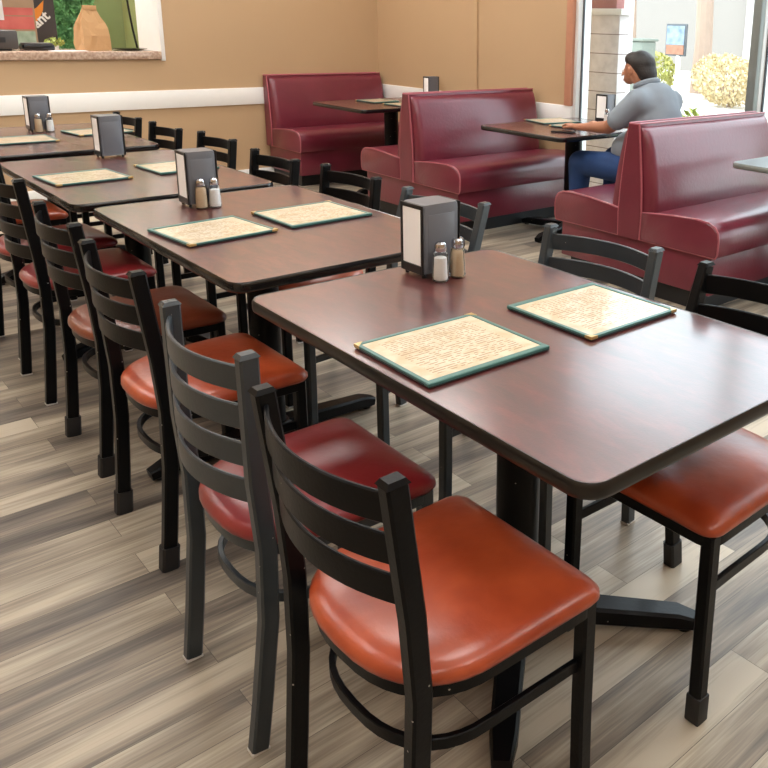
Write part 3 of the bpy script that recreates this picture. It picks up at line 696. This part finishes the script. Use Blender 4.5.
# ------------------------------------------------------------------ pass-through counter and what stands on it
b = NB(); box(b, OX0+.002, OX1-.006, YW-.03, YW+.62, 1.088, 1.15, .005)
tag(finish('counter', b, 'granite'), 'speckled granite counter along the bottom of the kitchen opening', 'counter')
CZ = 1.151
t = tag(empty('paper_bag', (1.09, 5.93, CZ), .25), 'crumpled brown paper bag with folded top on the granite counter', 'bag')
b = NB(); outs = []
rnd = random.Random(5)
for z, kx, ky, dx in ((0, 1, 1, 0), (.06, 1.03, .97, 0), (.12, .98, 1.0, 0), (.17, .98, .86, .0), (.215, .90, .60, -.004), (.26, .70, .36, -.006), (.30, .55, .14, -.004), (.345, .46, .05, .0)):
    o = []
    for q in range(16):
        base = [(-1, -1), (-.5, -1), (0, -1), (.5, -1), (1, -1), (1, -.5), (1, 0), (1, .5), (1, 1), (.5, 1), (0, 1), (-.5, 1), (-1, 1), (-1, .5), (-1, 0), (-1, -.5)][q]
        gus = .82 if base[1] in (0,) and z > .02 else 1
        o.append((dx+base[0]*.110*kx*gus+rnd.uniform(-.005, .005), base[1]*.07*ky+rnd.uniform(-.008, .008), z+(rnd.uniform(-.008, .008) if 0 < z < .3 else 0)))
    outs.append(o)
stack(b, outs); bmesh.ops.triangulate(b, faces=b.faces[:]); finish('body', b, 'kraft', t, ang=8)
b = NB(); box(b, -.056, .056, -.010, .006, .315, .350, .002); finish('folded_top', b, 'kraft', t)
t = tag(empty('card_terminal', (.40, 5.95, CZ)), 'dark grey boxy payment terminal on the counter at the left picture edge', 'terminal')
b = NB(); box(b, -.14, .145, -.1, .12, .012, .15, .012); finish('body', b, 'device_grey', t)
b = NB(); box(b, -.09, .06, -.103, -.098, .06, .10, .003); finish('paper_slot', b, 'rubber', t)
b = NB(); box(b, -.10, .10, -.08, .08, 0, .013, .003); finish('foot', b, 'rubber', t)
t = tag(empty('tray', (.70, 5.97, CZ)), 'low black tray on the counter right of the payment terminal', 'tray')
b = NB(); box(b, -.115, .10, -.08, .08, 0, .045, .008); finish('body', b, 'phone_black', t)
b = NB(); box(b, -.105, .09, -.07, .07, .045, .056, .004); finish('lid', b, 'device_grey', t)
t = tag(empty('plate', (1.362, 5.90, CZ)), 'dark flat plate on the counter right of the paper bag', 'plate')
b = NB(); lathe(b, [(.07, 0), (.13, .012), (.135, .016), (.128, .016), (.07, .006), (0, .006)], 28); finish('dish', b, 'phone_black', t)
t = tag(empty('small_plant', (.86, 6.14, CZ)), 'tiny light green plant on the counter in front of the dark sign', 'plant')
b = NB(); lathe(b, [(.03, 0), (.035, .03)], 14); finish('pot', b, 'sign_white', t)
leafy('foliage', 0, 0, .055, .07, .05, .035, 120, .018, 'leaf_lime', t, 9)
t = tag(empty('paper_sheet', (.84, 5.80, CZ)), 'strip of white paper lying on the granite counter', 'paper')
b = NB(); box(b, -.10, .16, -.05, .05, 0, .002); finish('sheet', b, 'receipt', t, smooth=False)
# sign board, shelf of goods and ivy panel behind
t = tag(empty('sign_board', (.86, 6.62, 0)), 'dark sign board with an orange leaf and white letters ant', 'sign')
b = NB(); box(b, -.5, .155, 0, .03, 0.0, 1.9, .003); finish('board', b, 'sign_dark', t)
b = NB(); L_ = [(.0, 0), (.035, .03), (.075, .11), (.088, .19), (.03, .13), (-.02, .10), (-.05, .03), (-.03, -.03)]
stack(b, [[(x, -.004, z) for x, z in L_], [(x, 0, z) for x, z in L_]]); o = finish('leaf_emblem', b, 'sign_orange', t, smooth=False); o.location = (-.01, 0, 1.345)
cu = bpy.data.curves.new('lettering', 'FONT'); cu.body = 'ant'; cu.size = .115; cu.extrude = .002; cu.offset = .003; cu.materials.append(MATS['sign_white'])
tmp = bpy.data.objects.new('lettering_curve', cu); lm = bpy.data.meshes.new_from_object(tmp); bpy.data.objects.remove(tmp); lm.materials.clear(); lm.materials.append(MATS['sign_white']); o = bpy.data.objects.new('lettering', lm); C.objects.link(o); o.parent = t; o.rotation_euler = (PI/2, -math.radians(40), 0); o.location = (.005, -.005, 1.305)
t = tag(empty('poster', (.55, 6.42, 0)), 'tall poster with red and plum blocks behind the counter', 'poster')
b = NB(); box(b, -.35, .265, 0, .02, 1.0, 1.75, .003); finish('backing', b, 'poster_tan', t)
b = NB(); box(b, .0, .25, -.004, 0, 1.30, 1.40); finish('red_block', b, 'poster_red', t, smooth=False)
b = NB(); box(b, .0, .25, -.004, 0, 1.41, 1.47); finish('red_block', b, 'poster_red', t, smooth=False)
b = NB(); box(b, -.33, -.01, -.004, 0, 1.28, 1.50); finish('plum_block', b, 'poster_plum', t, smooth=False)
b = NB(); box(b, -.10, .25, -.004, 0, 1.17, 1.285); finish('green_block', b, 'poster_green', t, smooth=False)
t = tag(empty('receipt', (.50, 6.40, 0)), 'white paper slip taped over the poster behind the counter', 'paper')
b = NB(); box(b, -.01, .085, -.003, .0, 1.37, 1.56); finish('slip', b, 'receipt', t, smooth=False)
t = tag(empty('ivy_panel', (1.24, 7.0, 0)), 'panel of dense green ivy leaves between dark sign and green wall', 'plant')
b = NB(); box(b, -.36, .20, .03, .06, .0, 2.3); finish('backing', b, 'leaf', t, smooth=False)
rnd = random.Random(3); b = NB()
for i in range(2600):
    q = Vector((rnd.uniform(-.36, .20), rnd.uniform(-.03, .03), rnd.uniform(1.0, 1.75)))
    a = Vector((rnd.gauss(0, .5), -1, rnd.gauss(0, .5))).normalized(); c = a.orthogonal().normalized(); ang = rnd.uniform(0, 6.28); d = a.cross(c); c, d = c*math.cos(ang)+d*math.sin(ang), d*math.cos(ang)-c*math.sin(ang); s = rnd.uniform(.012, .024)
    b.faces.new([b.verts.new(q+v) for v in (-c*s, -d*s*.6, c*s, d*s*.6)])
finish('leaves', b, 'leaf', t, smooth=False)
t = tag(empty('door_panel', (1.70, 7.43, 0)), 'darker green door panel on the kitchen wall behind the bag', 'door')
b = NB(); box(b, -.20, .13, 0, .04, 0, 2.1, .004); finish('panel', b, 'green_panel', t)
t = tag(empty('power_cord', (1.83, 7.2, 0)), 'thin black cord hanging down the green kitchen wall', 'cord')
b = NB(); tube(b, [(-.06, 0, 2.6), (-.045, 0, 1.9), (-.02, 0, 1.5), (.0, 0, 1.3), (.03, 0, 1.1), (.03, 0, .6)], .010, 8); finish('cable', b, 'phone_black', t)

# ------------------------------------------------------------------ the man in the booth
def skin(name, verts, edges, radii, m, parent, sub=2, root=0):
    me = bpy.data.meshes.new(name); me.from_pydata([tuple(v) for v in verts], edges, []); me.materials.append(MATS[m])
    o = bpy.data.objects.new(name, me); link(o, parent)
    sk = o.modifiers.new('skin', 'SKIN'); sk.use_smooth_shade = True
    if not me.skin_vertices: me.attributes  # layer appears with the modifier below
    return o, sk
def blob(name, verts, edges, radii, m, parent, sub=2, vox=None):
    """grow a limb network: union of tapered capsules remeshed into one smooth surface"""
    b = NB()
    for i, j in edges:
        A, B = Vector(verts[i]), Vector(verts[j]); ra, rb = radii[i], radii[j]
        ra = ra if isinstance(ra, tuple) else (ra, ra); rb = rb if isinstance(rb, tuple) else (rb, rb)
        n = 8; d = (B-A).normalized(); s = Vector((1, 0, 0))-d*d.x
        s = s.normalized() if s.length > .2 else d.orthogonal().normalized(); u = d.cross(s); rings = []
        L = (B-A).length
        seq = [(-ra[0]*.92, .38), (-ra[0]*.7, .71), (-ra[0]*.38, .92)]+[(L*k/6, None) for k in range(7)]+[(L+rb[0]*.38, .92), (L+rb[0]*.7, .71), (L+rb[0]*.92, .38)]
        for q, k in seq:
            f = min(max(q/L, 0), 1); rx = ra[0]+(rb[0]-ra[0])*f; ry = ra[1]+(rb[1]-ra[1])*f; k = k or 1
            rings.append([b.verts.new(A+d*q+s*rx*k*math.cos(2*PI*t/16)+u*ry*k*math.sin(2*PI*t/16)) for t in range(16)])
        for R0, R1 in zip(rings, rings[1:]):
            for t in range(16): b.faces.new((R0[t], R0[(t+1) % 16], R1[(t+1) % 16], R1[t]))
        b.faces.new(rings[0][::-1]); b.faces.new(rings[-1])
    bmesh.ops.recalc_face_normals(b, faces=b.faces)
    me = bpy.data.meshes.new(name); b.to_mesh(me); b.free(); me.materials.append(MATS[m])
    o = bpy.data.objects.new(name, me); link(o, parent)
    r = o.modifiers.new('remesh', 'REMESH'); r.mode = 'VOXEL'; r.voxel_size = vox or .012; r.use_smooth_shade = True
    sm = o.modifiers.new('smooth', 'SMOOTH'); sm.factor = .6; sm.iterations = sub*3
    return o
px, py = 3.08, 1.62
man = tag(empty('person', (px, py, .49)), 'person in a grey polo and jeans seated in the booth, leaning over the table', 'person')
def W(x, y, z): return (x-px, y-py, z-.49)
# body: head, neck, arms, hands
V = [W(3.08, 1.745, 1.005), W(3.08, 1.80, 1.09), W(3.08, 1.835, 1.155), W(3.08, 1.865, 1.205), W(3.08, 1.895, 1.165), W(3.08, 1.930, 1.125),   # 0..5
     W(2.915, 1.715, .99), W(2.85, 1.83, .87), W(2.90, 1.93, .825), W(2.915, 2.16, .802), W(2.93, 2.25, .797),      # left arm 6..10
     W(3.225, 1.71, .98), W(3.31, 1.84, .87), W(3.29, 1.95, .825), W(3.22, 2.16, .802), W(3.18, 2.25, .797),      # right arm 11..15
     W(3.08, 1.64, .80)]
E_ = [(16, 0), (0, 1), (1, 2), (2, 3), (3, 4), (4, 5), (0, 6), (6, 7), (7, 8), (8, 9), (9, 10), (0, 11), (11, 12), (12, 13), (13, 14), (14, 15)]
Rr = [.075, .056, .075, (.077, .088), (.066, .072), (.040, .040), .062, .048, .043, (.029, .026), (.036, .018), .062, .048, .043, (.029, .026), (.036, .018), (.15, .11)]
# fingers
def fingers(bx, by, bz, dirv, side):
    base = len(V); d = Vector(dirv).normalized(); s = Vector((-d.y, d.x, 0))*side
    p0 = Vector((bx, by, bz))
    for k, ln in enumerate((.066, .074, .070, .056)):
        o = p0+s*(-.026+k*.0175)+d*.025
        i = len(V)
        V.extend([W(*(o)), W(*(o+d*ln*.5+Vector((0, 0, .010)))), W(*(o+d*ln+Vector((0, 0, -.008))))]); Rr.extend([.0095, .0085, .0075]); E_.extend([(i, i+1), (i+1, i+2)])
    o = p0-s*.030+d*-.012; i = len(V)
    V.extend([W(*o), W(*(o-s*.022+d*.022+Vector((0, 0, -.003)))), W(*(o-s*.030+d*.050+Vector((0, 0, -.008))))]); Rr.extend([.012, .010, .009]); E_.extend([(i, i+1), (i+1, i+2)])
fingers(2.93, 2.26, .796, (.12, 1, 0), -1)
fingers(3.18, 2.26, .796, (-.22, 1, 0), 1)
body = blob('body', V, E_, Rr, 'skin', man, vox=.0058, sub=1)
# face pieces are part of the head surface: nose, ears
hd = Vector(W(3.08, 1.90, 1.165))
b = NB(); 
stack(b, [[(hd.x+x, hd.y+y, hd.z+z) for x, y, z in r] for r in ([(-.014, .072, -.018), (.014, .072, -.018), (.010, .066, .0), (-.010, .066, .0)], [(-.006, .098, -.030), (.006, .098, -.030), (.004, .088, .012), (-.004, .088, .012)])])
bmesh.ops.subdivide_edges(b, edges=b.edges[:], cuts=1, use_grid_fill=True, smooth=.5); finish('nose', b, 'skin', man, ang=80)
for s in (-1, 1):
    b = NB(); bmesh.ops.create_uvsphere(b, u_segments=12, v_segments=8, radius=1, matrix=Matrix.Translation((hd.x+s*.078, hd.y-.035, hd.z+.012)) @ Matrix.Diagonal((.010, .019, .030, 1))); finish('ear', b, 'skin', man)
    b = NB(); bmesh.ops.create_uvsphere(b, u_segments=10, v_segments=8, radius=.011, matrix=Matrix.Translation((hd.x+s*.028, hd.y+.060, hd.z+.008))); e = finish('eye', b, 'sign_white', man)
    b = NB(); bmesh.ops.create_uvsphere(b, u_segments=8, v_segments=6, radius=.006, matrix=Matrix.Translation((hd.x+s*.028, hd.y+.0675, hd.z+.004))); finish('iris', b, 'hair', e)
b = NB(); tube(b, [(hd.x-.02, hd.y+.062, hd.z-.052), (hd.x, hd.y+.070, hd.z-.052), (hd.x+.02, hd.y+.062, hd.z-.052)], .005, 6); finish('mouth', b, 'poster_plum', man)
hv = [W(3.08, 1.795, 1.165), W(3.08, 1.832, 1.222), W(3.08, 1.880, 1.236)]
blob('hair', hv, [(0, 1), (1, 2)], [(.074, .062), (.086, .072), (.078, .056)], 'hair', man, vox=.008, sub=1)
# polo shirt
pv = [W(3.08, 1.70, .60), W(3.08, 1.72, .72), W(3.08, 1.69, .85), W(3.08, 1.70, .96), W(3.08, 1.775, 1.055),
      W(2.915, 1.715, 1.00), W(2.855, 1.82, .885), W(3.225, 1.71, .985), W(3.30, 1.83, .885), W(3.06, 1.83, .69)]
pe = [(0, 1), (1, 2), (2, 3), (3, 4), (3, 5), (5, 6), (3, 7), (7, 8), (9, 1)]
pr = [(.185, .135), (.195, .160), (.190, .145), (.165, .125), (.084, .074), (.085, .080), (.068, .068), (.085, .080), (.068, .068), (.165, .130)]
blob('polo_shirt', pv, pe, pr, 'polo', man, vox=.012, sub=2)
b = NB(); tube(b, [W(3.08+.068*math.cos(a), 1.790+.066*math.sin(a), 1.098+.026*-math.sin(a)) for a in [2*PI*k/20 for k in range(20)]], .019, 8, closed=True); finish('collar', b, 'polo', man)
# jeans: hips, thighs, shins
jv = [W(3.08, 1.68, .60), W(2.96, 1.84, .572), W(2.93, 2.19, .565), W(2.94, 2.21, .30), W(2.93, 2.15, .10),
      W(3.20, 1.84, .572), W(3.27, 2.19, .565), W(3.28, 2.21, .30), W(3.28, 2.15, .10)]
blob('jeans', jv, [(0, 1), (1, 2), (2, 3), (3, 4), (0, 5), (5, 6), (6, 7), (7, 8)], [(.15, .11), .100, .082, .060, .050, .100, .082, .060, .050], 'jeans', man, vox=.012, sub=2)
for x in (2.93, 3.28):
    b = NB(); outs = []
    for z, k in ((0, .95), (.02, 1), (.045, .97), (.07, .75), (.095, .45)):
        outs.append([tuple(Vector(W(x+.045*k*math.cos(a), 2.21+(.13 if math.sin(a) > 0 else .12)*math.sin(a)*(k if math.sin(a) > 0 else 1)-(.0), z+.001))) for a in [2*PI*q/18 for q in range(18)]])
    stack(b, outs); finish('shoe', b, 'shoe', man, ang=60)
